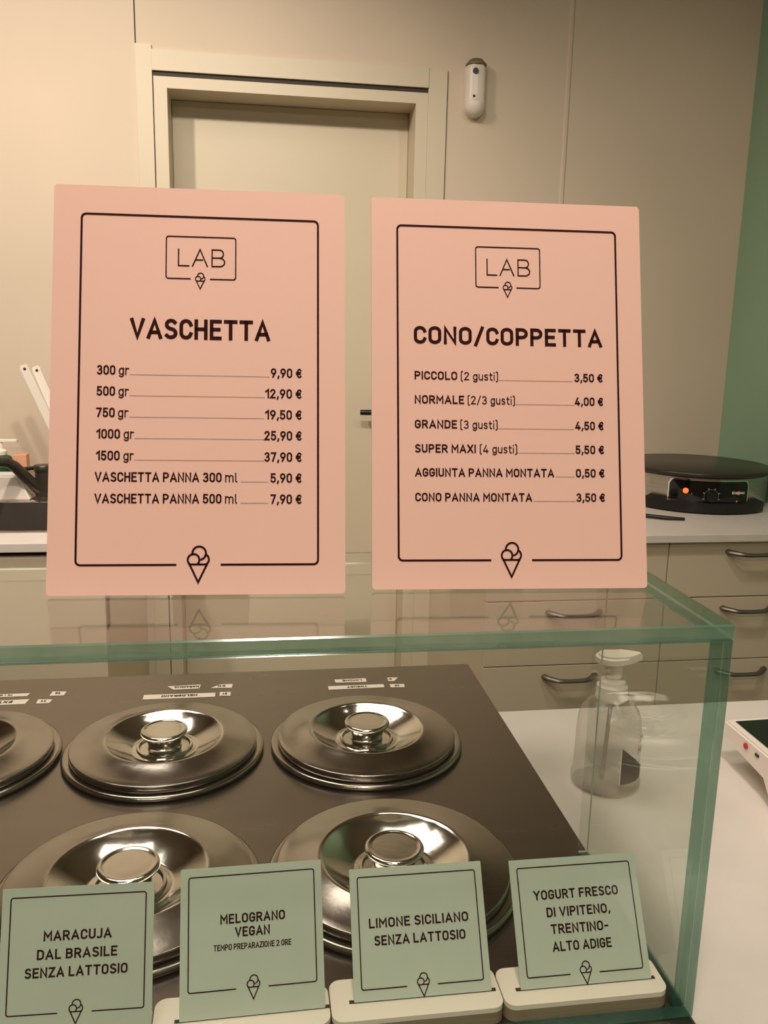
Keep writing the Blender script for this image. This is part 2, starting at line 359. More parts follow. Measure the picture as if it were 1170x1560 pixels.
# door with its frame
door = bpy.data.objects.new('door_1', None); C.objects.link(door); door.location = (.1187, LY, 0); door['kind'] = 'structure'
ZT = Z(.777)                                          # underside of the head board
bm = bmn(); box(bm, -.3625, -.3135, LY-.007, LY, 0, Z(.851), .0012); obj('architrave', bm, M_DOOR, door)
bm = bmn(); box(bm, .5468, .6075, LY-.007, LY, 0, Z(.832), .0012); obj('architrave', bm, M_DOOR, door)
bm = bmn(); box(bm, -.3135, .5468, LY-.010, LY, Z(.7775), Z(.838), .0015); obj('head_board', bm, M_DOOR, door)
bm = bmn(); box(bm, .6079, .6105, LY-.0012, LY+.001, 0, Z(.832)); obj('shadow_gap', bm, M_CABIN, door)
bm = bmn(); box(bm, -.3132, .5465, LY-.0012, LY, Z(.7635), Z(.7775)); obj('shadow_gap', bm, M_CABIN, door)
bm = bmn(); box(bm, -.3132, -.3110, LY-.0012, LY, 0, Z(.7635)); obj('shadow_gap', bm, M_CABIN, door)
bm = bmn(); box(bm, -.3105, DX0+.0015, LY-.004, REC, 0, Z(.7635), .001); obj('jamb', bm, M_DOOR, door)
bm = bmn(); box(bm, DX1-.0015, .5466, LY-.004, REC, 0, Z(.7635), .001); obj('jamb', bm, M_DOOR, door)
bm = bmn(); box(bm, DX0, DX1, LY-.004, REC, DZ1-.0015, Z(.7635), .001); obj('lintel', bm, M_DOOR, door)
bm = bmn(); box(bm, DX0+.002, DX1-.002, REC, REC+.04, .01, DZ1-.002, .002)
slab = obj('door_panel', bm, M_DOOR, door)
bm = bmn()
hz = Z(-.266)
tube(bm, [(.455, REC, hz), (.455, REC-.052, hz)], .011, 14)
tube(bm, [(.468, REC-.05, hz), (.40, REC-.052, hz), (.353, REC-.050, hz)], [.0105, .010, .0095], 12)
lathe(bm, [(0, 0), (.026, 0), (.026, .008), (0, .008)], 0, 0, 24)
for v in bm.verts:
    if abs(v.co.x) < .03 and abs(v.co.y) < .03 and v.co.z < .02:
        v.co = Vector((.455+v.co.x, REC-v.co.z, hz+v.co.y))
obj('door_handle', bm, M_BLACK, door, smooth=True)
# threshold
bm = bmn(); box(bm, DX0, DX1, LY, REC, 0.0, .01); obj('threshold', bm, M_FLOOR, door)

# alarm motion sensor on the wall
t = thing('motion_sensor', 'small white pill-shaped motion sensor on the wall right of the door', 'sensor', (.696, LY, Z(.78)))
def pill(bm, cx, zc, r, h, y0, dep, n=20, sc=1.0):
    """capsule outline (centre cx, zc) extruded from y0 towards -y, domed"""
    rings = []
    for k in range(7):
        f = k/6; s = math.sqrt(max(0, 1-(f*.93)**2)) if k else 1; y = y0-dep*f
        s = 1-(f**3)*.42; rr = r*s; ring = []
        for i in range(n):
            a = math.pi*i/(n-1); ring.append(bm.verts.new((cx+rr*math.cos(a), y, zc+h/2-r+rr*math.sin(a)-(0))))
        for i in range(n):
            a = math.pi+math.pi*i/(n-1); ring.append(bm.verts.new((cx+rr*math.cos(a), y, zc-h/2+r+rr*math.sin(a))))
        rings.append(ring)
    m = 2*n
    for a, b in zip(rings, rings[1:]):
        for i in range(m): bm.faces.new((a[i], a[(i+1) % m], b[(i+1) % m], b[i]))
    bm.faces.new(rings[0]); bm.faces.new(rings[-1])
bm = bmn(); pill(bm, .696, Z(.781), .0345, .172, LY, .046); obj('housing', bm, M_SHADE, t, smooth=True, angle=70)
bm = bmn(); lathe(bm, [(0, .0)]+[(.0335*math.sin(math.radians(a)), .0335*(1-math.cos(math.radians(a)))) for a in range(15, 91, 15)]+[(.0335, .040), (.030, .043), (0, .043)], .694, LY-.026, 28, cz=Z(.695))
obj('lens', bm, M_SHADE, t, smooth=True)
bm = bmn(); prism(bm, [(x, LY-.0475, z) for x, z in rrect(.680, .697, Z(.742), Z(.826), .0083, 6)], (0, .006, 0)); sw = obj('sensor_window', bm, M_SENS, t)
bm = bmn(); tube(bm, [(.6865, LY-.0465, Z(.752)), (.6865, LY-.0485, Z(.752))], .0045, 14); obj('screw', bm, M_BLACK, sw)
bm = bmn(); tube(bm, [(.6885, LY-.046, Z(.826)), (.6885, LY-.0505, Z(.826))], .0092, 18); obj('sensor_eye', bm, M_BLACK, t)
bm = bmn(); lathe(bm, [(0, 0), (.0335, 0), (.0335, .004), (.020, .018), (0, .021)], .696, LY-.020, 28, cz=Z(.848)); obj('cap', bm, mat('olive_plastic', srgb(112, 104, 72), .5, var=.05), t, smooth=True)

# ================================================================== back counters
YF = 2.2*K                                       # worktop front edge
ZW = -.535*K                                     # worktop top
def k3(x, y, z): return (x*K, y*K, Z(z*K))
def drawer_handle(bm, xc, z, L=.146):
    pts = []; y = YF+.018
    for i in range(13):
        f = i/12; x = xc-L/2+L*f; s = math.sin(math.pi*f)
        pts.append((x, y-.004-.026*min(1, s*1.6), z-.004*s))
    pts = [(xc-L/2, y+.001, z+.001)]+pts+[(xc+L/2, y+.001, z+.001)]
    tube(bm, pts, [.0090]+[.0090-.0018*math.sin(math.pi*i/12) for i in range(13)]+[.0090], 10, .8)
YC = YF+.02
# right counter
X0, X1, X2 = .625*K, 1.158*K, RX-.003
zr = [Z(-.5535*K)-.004, Z(-.727*K), Z(-.921*K), Z(-1.113*K), Z(-1.30*K)]
t = thing('drawer_cabinet', 'beige drawer unit with dark bow handles beside the door, left of the pair', 'cabinet', ((X0+X1)/2, (YC+LY)/2, 0))
def drawer_unit(t, xa, xb, zlist, hx):
    bm = bmn(); box(bm, xa+.002, xb-.0005, YC+.019, LY-.002, .10, Z(ZW)-.0215); obj('carcass', bm, M_CAB, t)
    bm = bmn(); box(bm, xa+.03, xb-.01, YC+.06, LY-.05, 0, .10); obj('plinth', bm, M_CABIN, t)
    zs_ = zlist+[.11]
    for a, b in zip(zs_, zs_[1:]):
        bm = bmn(); box(bm, xa+.0015, xb-.0015, YC, YC+.019, b+.0016, a-.0016, .0012)
        d = obj('drawer', bm, M_CAB, t)
        bm = bmn(); drawer_handle(bm, hx, a-.032); obj('handle', bm, M_HANDLE, d, smooth=True)
drawer_unit(t, X0, X1, zr, .885*K)
t = thing('drawer_cabinet', 'beige drawer unit with dark bow handles under the crepe maker, against the green wall', 'cabinet', ((X1+X2)/2, (YC+LY)/2, 0))
drawer_unit(t, X1, X2, zr, 1.416*K)
bm = bmn(); box(bm, X0-.012, RX-.001, YF, LY-.001, Z(ZW)-.0215, Z(ZW), .0015)
o = obj('worktop', bm, M_TOP); o['label'] = 'pale grey worktop over the drawer units, under the crepe maker'; o['category'] = 'worktop'
# left counter with sink
XL = -.402*K
t = thing('sink_cabinet', 'beige cupboard with sink at the left edge, left of the door', 'cabinet', (-1.0, (YC+LY)/2, 0))
bm = bmn(); box(bm, -1.9, XL, YC+.019, LY-.002, .10, Z(ZW)-.24); box(bm, -1.9, XL, YC+.019, YC+.06, Z(ZW)-.24, Z(ZW)-.035); box(bm, XL-.018, XL, YC+.019, LY-.002, Z(ZW)-.24, Z(ZW)-.0215)
obj('carcass', bm, M_CAB, t)
bm = bmn(); box(bm, -1.9, XL-.02, YC+.06, LY-.05, 0, .10); obj('plinth', bm, M_CABIN, t)
bm = bmn(); box(bm, -1.9, XL-.001, YC+.004, YC+.02, Z(ZW)-.0355, Z(ZW)-.0205); obj('shadow_gap', bm, M_CABIN, t)
for xa, xb in ((-1.44, -.915), (-.912, XL-.001)):
    bm = bmn(); box(bm, xa, xb, YC, YC+.019, .11, Z(ZW)-.036, .0012); obj('cabinet_door', bm, M_CAB, t)
t = thing('worktop', 'white worktop with a dark inset sink left of the door', 'worktop', (-1.0, 2.5, Z(ZW)))
SX0, SX1, SY0, SY1 = -1.28*K, -.50*K, 2.335*K, 2.74*K
bm = bmn()
box(bm, -1.9, XL+.008, YF, SY0, Z(ZW)-.0215, Z(ZW), .001); box(bm, -1.9, XL+.008, SY1, LY-.001, Z(ZW)-.0215, Z(ZW), .001)
box(bm, -1.9, SX0, SY0, SY1, Z(ZW)-.0215, Z(ZW)); box(bm, SX1, XL+.008, SY0, SY1, Z(ZW)-.0215, Z(ZW))
obj('worktop_slab', bm, M_TOP, t)
bm = bmn()
zb = Z(ZW)-.19
for a in ((SX0, SX0+.008, SY0, SY1), (SX1-.008, SX1, SY0, SY1), (SX0, SX1, SY0, SY0+.008), (SX0, SX1, SY1-.008, SY1)): box(bm, *a, zb, Z(ZW)+.002)
box(bm, SX0, SX1, SY0, SY1, zb-.006, zb)
obj('sink_basin', bm, M_SINK, t)
bm = bmn()
for a in ((SX0-.012, SX0, SY0-.012, SY1+.012), (SX1, SX1+.012, SY0-.012, SY1+.012), (SX0, SX1, SY0-.012, SY0), (SX0, SX1, SY1, SY1+.012)): box(bm, *a, Z(ZW), Z(ZW)+.003, .001)
obj('sink_rim', bm, M_CSTEEL, t)

# faucet
fx, fy = -.690*K, 2.80*K
t = thing('faucet', 'dark gunmetal mixer tap with a slanted spout behind the sink', 'faucet', (fx, fy, Z(ZW)))
bm = bmn(); lathe(bm, [(0, .001), (.034, .001), (.034, .006), (.026, .010), (.025, .085), (.0275, .088), (.0275, .104), (.025, .107), (0, .107)], fx+.012, fy, 32, cz=Z(ZW)); obj('body', bm, M_FAUCET, t, smooth=True)
bm = bmn(); tube(bm, [(fx+.006, fy-.004, Z(ZW)+.020), (fx-.025, fy-.03, Z(ZW)+.066), (fx-.055, fy-.06, Z(ZW)+.112), (fx-.072, fy-.08, Z(ZW)+.128), (fx-.098, fy-.11, Z(ZW)+.132), (fx-.16, fy-.19, Z(ZW)+.128), (fx-.2, fy-.24, Z(ZW)+.122)], [.017, .017, .0165, .016, .015, .014, .013], 16); obj('spout', bm, M_FAUCET, t, smooth=True)
bm = bmn(); tube(bm, [(fx-.012, fy-.002, Z(ZW)+.098), (fx-.045, fy+.0, Z(ZW)+.094)], .006, 10); obj('lever', bm, M_BLACK, t, smooth=True)
# clear cup with dark rim right of the faucet
cx = -.655*K
fy += .085
t = thing('plastic_cup', 'clear cup with a dark rim right of the tap, half behind the left price sign', 'cup', (cx+.012, fy, Z(ZW)))
bm = bmn(); lathe(bm, [(0, .002), (.030, .002), (.036, .095), (.034, .095), (.0285, .004), (0, .004)], cx+.012, fy, 32, cz=Z(ZW)); obj('cup_wall', bm, M_CUP, t, smooth=True)
bm = bmn(); lathe(bm, [(.0345, .095), (.0375, .095), (.0375, .101), (.0345, .101), (.0345, .095)], cx+.012, fy, 32, cz=Z(ZW)); obj('rim', bm, M_BLACK, t, smooth=True)
# white tub
t = thing('dish_tub', 'white plastic tub behind the sink, cut by the left edge', 'tub', (-.84*K, 2.80*K, Z(ZW)))
bm = bmn()
tx0, tx1, ty0, ty1 = -1.02*K, -.712*K, 2.765*K, 2.86*K
vs = [(tx0, ty0), (tx1, ty0), (tx1, ty1), (tx0, ty1)]
a = [bm.verts.new((x, y, Z(ZW)+.001)) for x, y in vs]; b = [bm.verts.new((x-(.036 if x > -.8 else -.01), y+(.004 if y < 2.75 else -.004), Z(ZW)+.078)) for x, y in vs]
bm.faces.new(a); bm.faces.new(b[::-1])
for i in range(4): bm.faces.new((a[i], b[i], b[(i+1) % 4], a[(i+1) % 4]))
bmesh.ops.bevel(bm, geom=list(bm.edges), offset=.006, segments=3, affect='EDGES')
obj('tub_body', bm, M_WHITE, t, smooth=True, angle=50)
# cork block + soap dispenser
bm = bmn(); box(bm, -.796*K, -.752*K, 2.90*K, 2.94*K, Z(ZW)+.0005, Z(-.405*K), .003)
o = obj('wooden_block', bm, M_CORK); o['label'] = 'peach wooden block behind the white tub, between green bottle and tap'; o['category'] = 'block'
sx = -.83*K; sy2 = 2.905*K
t = thing('soap_dispenser', 'green soap bottle with white pump at the left edge by the sink', 'soap dispenser', (sx, sy2, Z(ZW)))
bm = bmn(); lathe(bm, [(0, .001), (.034, .001), (.036, .01), (.036, .10), (.028, .118), (.012, .126), (0, .126)], sx, sy2, 32, cz=Z(ZW)); obj('bottle_body', bm, M_GREENB, t, smooth=True)
bm = bmn(); lathe(bm, [(.0, .124), (.016, .124), (.018, .136), (.007, .142), (.006, .165), (0, .166)], sx, sy2, 24, cz=Z(ZW)); box(bm, sx-.012, sx+.050, sy2-.009, sy2+.009, Z(ZW)+.164, Z(ZW)+.173, .003); obj('pump', bm, M_WHITE, t, smooth=True)
# utensil jar (hidden behind the sign) with two spatulas
jx, jy = -.560*K, 2.83*K
t = thing('utensil_jar', 'steel utensil jar behind the left price sign holding white handled spatulas', 'jar', (jx, jy, Z(ZW)))
bm = bmn(); lathe(bm, [(0, .001), (.045, .001), (.047, .12), (.045, .12), (.043, .004), (0, .004)], jx, jy, 40, cz=Z(ZW)); obj('jar_body', bm, M_CSTEEL, t, smooth=True)
def spatula(top, bot, w, label):
    top, bot = Vector(top), Vector(bot); d = (top-bot).normalized(); a = d.cross(Vector((0, 1, 0))).normalized(); y = a.cross(d).normalized()
    if y.y > 0: y = -y
    t = thing('spatula', label, 'spatula', tuple(bot), group='white handled spatulas in the jar')
    L = (top-bot).length
    pr = [(-w*.32, 0), (w*.32, 0), (w*.5, L*.55), (w*.5, L-.008), (w*.34, L), (-w*.34, L), (-w*.5, L-.008), (-w*.5, L*.55)]
    bm = bmn(); prism(bm, [bot+a*u+d*v for u, v in pr], y*.008); obj('spatula_handle', bm, M_WHITE, t)
    bm = bmn(); tube(bm, [bot+d*(L-.013)+y*.0079, bot+d*(L-.013)+y*.0088], .0042, 14); obj('hanging_hole', bm, M_CABIN, t)
    bm = bmn(); tube(bm, [bot+y*.004-d*.002, bot+y*.004+d*.05], .003, 8); obj('rod', bm, M_CSTEEL, t)
spatula(k3(-.7215, 2.815, -.112), k3(-.572, 2.83, -.50), .024, 'white spatula handle standing left of its twin above the sink')
spatula(k3(-.690, 2.835, -.117), k3(-.553, 2.84, -.50), .024, 'white spatula handle nearest the left price sign, right of its twin')

# ================================================================== crepe maker
gx, gy, gr = 1.425, 2.61, .235
gz = Z(-.405*K)
t = thing('crepe_maker', 'round steel electric crepe maker with black griddle on the right worktop', 'crepe maker', (gx, gy, Z(ZW)))
bm = bmn(); lathe(bm, [(0, -.016), (gr-.008, -.016), (gr, -.010), (gr, -.003), (gr-.004, 0), (0, .0)], gx, gy, 96, cz=gz); obj('griddle_plate', bm, M_GRID, t, smooth=True, angle=60)
br = gr-.012
bz0 = Z(ZW)+.014
bm = bmn(); lathe(bm, [(0, bz0), (br-.006, bz0), (br, bz0+.008), (br, gz-.018), (br-.01, gz-.017), (0, gz-.017)], gx, gy, 96); obj('housing', bm, M_CSTEEL, t, smooth=True)
for a in (225, 315, 90):
    bm = bmn(); lathe(bm, [(0, Z(ZW)+.0003), (.016, Z(ZW)+.0003), (.016, bz0+.001), (0, bz0+.001)], gx+(br-.04)*math.cos(math.radians(a)), gy+(br-.04)*math.sin(math.radians(a)), 16)
    obj('foot', bm, M_BLACK, t)
def on_cyl(R, ac):            # u along arc (m), v height over bz0
    def fr(u, v):
        a = math.radians(ac)+u/R
        return (gx+R*math.cos(a), gy+R*math.sin(a), bz0+v)
    return fr
AC = 254.0
ph0, ph1 = .018, .086
def patch(bm, R, ac, outline_fn, u0, u1, n=24):
    fr = on_cyl(R, ac); prev = None
    for i in range(n+1):
        u = u0+(u1-u0)*i/n; lo, hi = outline_fn(u)
        cur = [bm.verts.new(fr(u, lo+(hi-lo)*k/2)) for k in range(3)]
        if prev:
            for k in range(2): bm.faces.new((prev[k], cur[k], cur[k+1], prev[k+1]))
        prev = cur
def rpan(u, u0=-.120, u1=.126, top=ph1, r=.013):
    t_ = top
    if u < u0+r: t_ = top-r+math.sqrt(max(0, r*r-(u0+r-u)**2))
    if u > u1-r: t_ = top-r+math.sqrt(max(0, r*r-(u-u1+r)**2))
    return ph0, t_
bm = bmn(); patch(bm, br+.0012, AC, lambda u: (ph0, rpan(u, -.124, .130, ph1+.004, .016)[1]), -.124, .130, 40); obj('panel_rim', bm, M_CHROME, t, smooth=True)
bm = bmn(); patch(bm, br+.0026, AC, rpan, -.120, .126, 40); cpn = obj('control_panel', bm, M_SCREEN, t, smooth=True)
fr = on_cyl(br+.0034, AC)
bm = bmn(); c0 = bm.verts.new(fr(-.070, ph0+.036)); ring = [bm.verts.new(fr(-.070+.0085*math.cos(a*math.pi/10), ph0+.036+.0085*math.sin(a*math.pi/10))) for a in range(20)]
for i in range(20): bm.faces.new((c0, ring[i], ring[(i+1) % 20]))
obj('power_switch', bm, M_LAMP, t, label='orange lit power switch')
bm = bmn(); lathe(bm, [(0, 0), (.018, 0), (.0165, .012), (0, .013)], 0, 0, 28)
A = math.radians(AC)+.006/br
for v in bm.verts:
    u, w_, h_ = v.co.x, v.co.y, v.co.z
    c_ = Vector((gx+(br+.003+h_)*math.cos(A), gy+(br+.003+h_)*math.sin(A), bz0+ph0+.022+w_)); v.co = c_+Vector((-math.sin(A), math.cos(A), 0))*u
obj('dial', bm, M_BLACK, t, smooth=True)
for k, a in enumerate(range(-20, 201, 44)):
    bm = bmn()
    ca, sa = math.cos(math.radians(a)), math.sin(math.radians(a))
    ribbon(bm, [(.006+.0225*ca, ph0+.022+.0225*sa), (.006+.027*ca, ph0+.022+.027*sa)], .0032, fr, False); obj('dial_mark', bm, M_GREY, cpn)
bm = bmn(); ribbon(bm, [(.006+.0215*math.cos(math.radians(a)), ph0+.022+.0215*math.sin(math.radians(a))) for a in range(-20, 201, 10)], .0007, fr)
obj('dial_scale', bm, M_GREY, cpn)
bm = bmn(); ribbon(bm, [(-.052, ph0+.026), (-.052, ph0+.029)], .0022, fr); obj('switch_mark', bm, M_GREY, cpn)
bm = bmn(); ribbon(bm, arc(.092, ph0+.034, .0052, .0052, 0, 360), .003, on_cyl(br+.0033, AC)); obj('logo_ring', bm, M_RED, cpn)
bm = bmn(); text(bm, 'Krampouz', .070, ph0+.030, .114, .009, .0016, fr, .1); obj('lettering', bm, M_HOLD, cpn)
for dx, m_ in ((0, M_BLUE), (.0032, M_HOLD), (.0064, M_RED)):
    bm = bmn(); patch(bm, br+.0034, AC, lambda u: (ph0+.001, ph0+.010), .083+dx, .083+dx+.0031, 2); obj('flag_stripe', bm, m_, cpn)
# front handle bar with trim
bm = bmn(); a0, a1 = math.radians(205), math.radians(302)
pts = [(gx+(br+.013)*math.cos(a0+(a1-a0)*i/30), gy+(br+.013)*math.sin(a0+(a1-a0)*i/30), bz0+.006) for i in range(31)]
for i in range(31):
    p_ = Vector(pts[i]); rd = Vector((p_.x-gx, p_.y-gy, 0)).normalized()
    pts[i] = [p_-rd*.0125, p_+rd*.006]
rings = [[bm.verts.new((q[0].x, q[0].y, bz0-.010)), bm.verts.new((q[1].x, q[1].y, bz0-.010)), bm.verts.new((q[1].x, q[1].y, bz0+.021)), bm.verts.new((q[0].x, q[0].y, bz0+.025))] for q in pts]
for a, b in zip(rings, rings[1:]):
    for k in range(4): bm.faces.new((a[k], b[k], b[(k+1) % 4], a[(k+1) % 4]))
bm.faces.new(rings[0]); bm.faces.new(rings[-1])
obj('front_handle', bm, M_BLACK, t)
# steel spreader with black handle lying in front-left
t = thing('crepe_spatula', 'black handled spatula lying before the crepe maker beside the right sign', 'spatula', k3(1.17, 2.40, -.535))
zt_ = Z(ZW)
bm = bmn(); tube(bm, [k3(1.12, 2.50, -.527), k3(1.17, 2.44, -.527), k3(1.23, 2.40, -.528), k3(1.285, 2.385, -.529)], [.004, .007, .0075, .005], 12, .8); obj('spatula_handle', bm, M_BLACK, t, smooth=True)
bm = bmn(); tube(bm, [k3(1.04, 2.62, -.5305), k3(1.12, 2.50, -.5265)], .003, 8); prism(bm, [k3(.96, 2.66, -.5345), k3(1.0, 2.70, -.5345), k3(1.06, 2.64, -.5345), k3(1.03, 2.60, -.5345)], (0, 0, .0015)); obj('blade', bm, M_CHROME, t)
t = thing('cutlery_dish', 'small clear dish of shiny metal tips beside the right sign edge', 'dish', k3(1.085, 2.36, -.535))
dx, dy, _ = k3(1.072, 2.37, 0)
bm = bmn(); lathe(bm, [(0, zt_+.0005), (.040, zt_+.0005), (.048, zt_+.016), (.046, zt_+.016), (.038, zt_+.003), (0, zt_+.003)], dx, dy, 40); obj('dish_bowl', bm, M_CUP, t, smooth=True)
for k in range(4):
    a = k*1.7; bm = bmn(); lathe(bm, [(0, zt_+.004), (.011, zt_+.004), (.008, zt_+.014), (.004, zt_+.024), (0, zt_+.025)], dx+.020*math.cos(a), dy+.020*math.sin(a), 14); obj('metal_tip', bm, M_CHROME, t, smooth=True)

# ================================================================== ice cream counter
ZS = Z(-.4938); XS = .317
t = ice = thing('ice_cream_counter', 'stainless steel ice cream counter with round tub openings under the glass', 'counter', (-.6, .85, 0))
bm = bmn(); box(bm, -1.5, XS, .485, 1.2095, ZS-.045, ZS, .0022)
top = obj('steel_top', bm, M_STEEL, t)
bm = bmn(); box(bm, -1.5, XS-.004, .500, 1.195, .08, ZS-.0455); obj('body', bm, M_STEEL, t)
bm = bmn(); box(bm, -1.5, XS-.03, .53, 1.15, 0, .08); obj('plinth', bm, M_CABIN, t)
lids = [(-.1145, .968), (.1285, .966), (-.352, .968), (-.118, .703), (.1215, .703), (-.357, .703)]
lids = lids[:5]
def rim(x, y):
    bm = bmn(); lathe(bm, [(.100, .0003), (.1135, .0003), (.1165, .0015), (.1175, .0038), (.1165, .0062), (.1135, .0070), (.108, .0058), (.100, .0058), (.100, .0003)], x, y, 96, cz=ZS)
    return obj('tub_rim', bm, M_LID, ice, smooth=True, angle=60)
for x, y in lids: rim(x, y)
# label strips on the steel, lettered towards the server
def strip(name, quad, s, label, frac=(.12, .88), lift=.0006, lm=M_HOLD):
    q = [Vector((x, y, ZS+lift)) for x, y in quad]
    bm = bmn(); prism(bm, [p-Vector((0, 0, .0005)) for p in q], (0, 0, .0005)); o = obj(name, bm, lm, ice, label=label)
    x0, x1 = q[0].x, q[1].x; y0 = min(q[0].y, q[1].y); y1 = max(q[2].y, q[3].y); h = (y1-y0)
    fr_ = lambda u, v: (x1-u, y1-v, ZS+lift+.0003)
    bm = bmn(); L = x1-x0; text(bm, s, L*(1-frac[1]), h*.26, L*(1-frac[0]), h*.46, h*.10, fr_); obj('lettering', bm, M_INK, o)
strip('label_strip', [(-.160, 1.1215), (-.063, 1.1215), (-.063, 1.1345), (-.160, 1.136)], 'MELOGRANO', 'white label strip lettered MELOGRANO upside down', (.25, .75))
strip('label_strip', [(-.122, 1.151), (-.086, 1.152), (-.085, 1.165), (-.131, 1.163)], 'MARACUJA', 'torn white label strip lettered MARACUJA upside down', (.02, .98))
strip('label_strip', [(.107, 1.154), (.152, 1.153), (.152, 1.166), (.106, 1.165)], 'LIMONE', 'white label strip lettered LIMONE upside down', (.22, .86))
strip('label_strip', [(.095, 1.130), (.175, 1.131), (.175, 1.142), (.095, 1.142)], 'YOGURT', 'white label strip lettered YOGURT upside down', (.33, .7))
strip('label_strip', [(-.385, 1.148), (-.317, 1.148), (-.315, 1.157), (-.385, 1.157)], 'RISO', 'white label strip at the left edge, rear row', (.3, .7))
strip('label_strip', [(-.385, 1.122), (-.313, 1.122), (-.311, 1.137), (-.385, 1.135)], 'EXTRA', 'white label strip at the left edge, front row', (.3, .75))
for quad, s in (([(-.070, 1.152), (-.041, 1.150), (-.040, 1.163), (-.057, 1.163)], '20'), ([(-.057, 1.124), (-.042, 1.123), (-.042, 1.135), (-.057, 1.136)], '21'), ([(.184, 1.130), (.204, 1.129), (.205, 1.140), (.184, 1.141)], '19'), ([(.184, 1.152), (.192, 1.152), (.200, 1.164), (.184, 1.165)], '0'), ([(-.287, 1.146), (-.268, 1.146), (-.267, 1.158), (-.286, 1.160)], '16'), ([(-.299, 1.122), (-.282, 1.122), (-.280, 1.133), (-.299, 1.135)], '11')):
    strip('number_tag', quad, s, 'small white number tag %s upside down' % s, (.3, .7))
# lids
def make_lid(loc, label):
    t = thing('tub_lid', label, 'lid', loc, group='steel tub lids on the counter')
    bm = bmn(); lathe(bm, [(.092, .0072), (.1075, .0068), (.1082, .0074), (.1084, .0138), (.1080, .0147), (.1070, .0150), (.1000, .0158), (.0880, .0176), (.0760, .0205), (.0715, .0219), (.0695, .0223), (.0670, .0210)], 0, 0, 128)
    obj('lid_plate', bm, M_LID, t, local=True, smooth=True, angle=50)
    bm = bmn(); lathe(bm, [(.0692, .0221), (.0675, .0217), (.0658, .0200), (.0520, .0124), (.0400, .0068), (.0375, .0060), (.0365, .0062), (.0330, .0064), (.0320, .0090), (.0300, .0092), (.0285, .0066), (0, .0066)], 0, 0, 128)
    obj('recessed_bowl', bm, M_CONE, t, local=True, smooth=True, angle=60)
    bm = bmn(); lathe(bm, [(0, .0068), (.0200, .0068), (.0195, .0085), (.0192, .0110), (.0215, .0190), (.0235, .0228), (.0240, .0236), (.0262, .0246), (.0276, .0260), (.0278, .0276), (.0268, .0292), (.0245, .0300), (.0235, .0296), (.0220, .0290), (.0205, .0290), (0, .0292)], 0, 0, 64)
    obj('knob', bm, M_CONE, t, local=True, smooth=True, angle=50)
    return t
LL = ['round steel tub lid behind the pomegranate card, rear row left of centre', 'round steel tub lid in the rear row, nearest the soap bottle',
      'round steel tub lid cut off by the left edge', 'round steel tub lid in the front row above the maracuja card', 'round steel tub lid in the front row above the lemon card']
LL[0] = 'round steel tub lid in the rear row in front of the MELOGRANO strip'
lid0 = make_lid((lids[0][0], lids[0][1], ZS), LL[0])
for (x, y), l in list(zip(lids, LL))[1:]:
    c = copy_tree(lid0); c.location = (x, y, ZS); c.rotation_euler = (0, 0, random.uniform(0, 6)); c['label'] = l
# glass guard
t = thing('glass_guard', 'clear green-edged glass sneeze guard over the ice cream counter', 'glass case', (-.5, .6, ZS))
ZG = Z(-.1855); TH = .0105; YR = .7165
def pane(name, x0, x1, y0, y1, z0, z1, axis):
    bm = bmn(); box(bm, x0, x1, y0, y1, z0, z1, .0011, 1)
    bmesh.ops.recalc_face_normals(bm, faces=bm.faces)
    for f in bm.faces:
        f.material_index = 0 if abs(f.normal[axis]) > .9 or f.normal.y > .9 else 1
        if axis != 1 and .3 < f.normal.y <= .9: f.material_index = 0 if (axis == 0 and f.normal.x < 0) else 2
    return obj(name, bm, [M_GLASS, M_EDGETOP if axis == 2 else M_EDGE, M_POLISH], t)
pane('top_pane', -1.5, XS, .5058, YR, ZG-TH, ZG, 2)
pane('front_pane', -1.5, XS, .5062, .5062+TH, ZS+.0004, ZG-TH-.0006, 1)
pane('side_pane', XS-TH, XS, .5062+TH+.0006, YR, ZS+.0004, ZG-TH-.0006, 0)

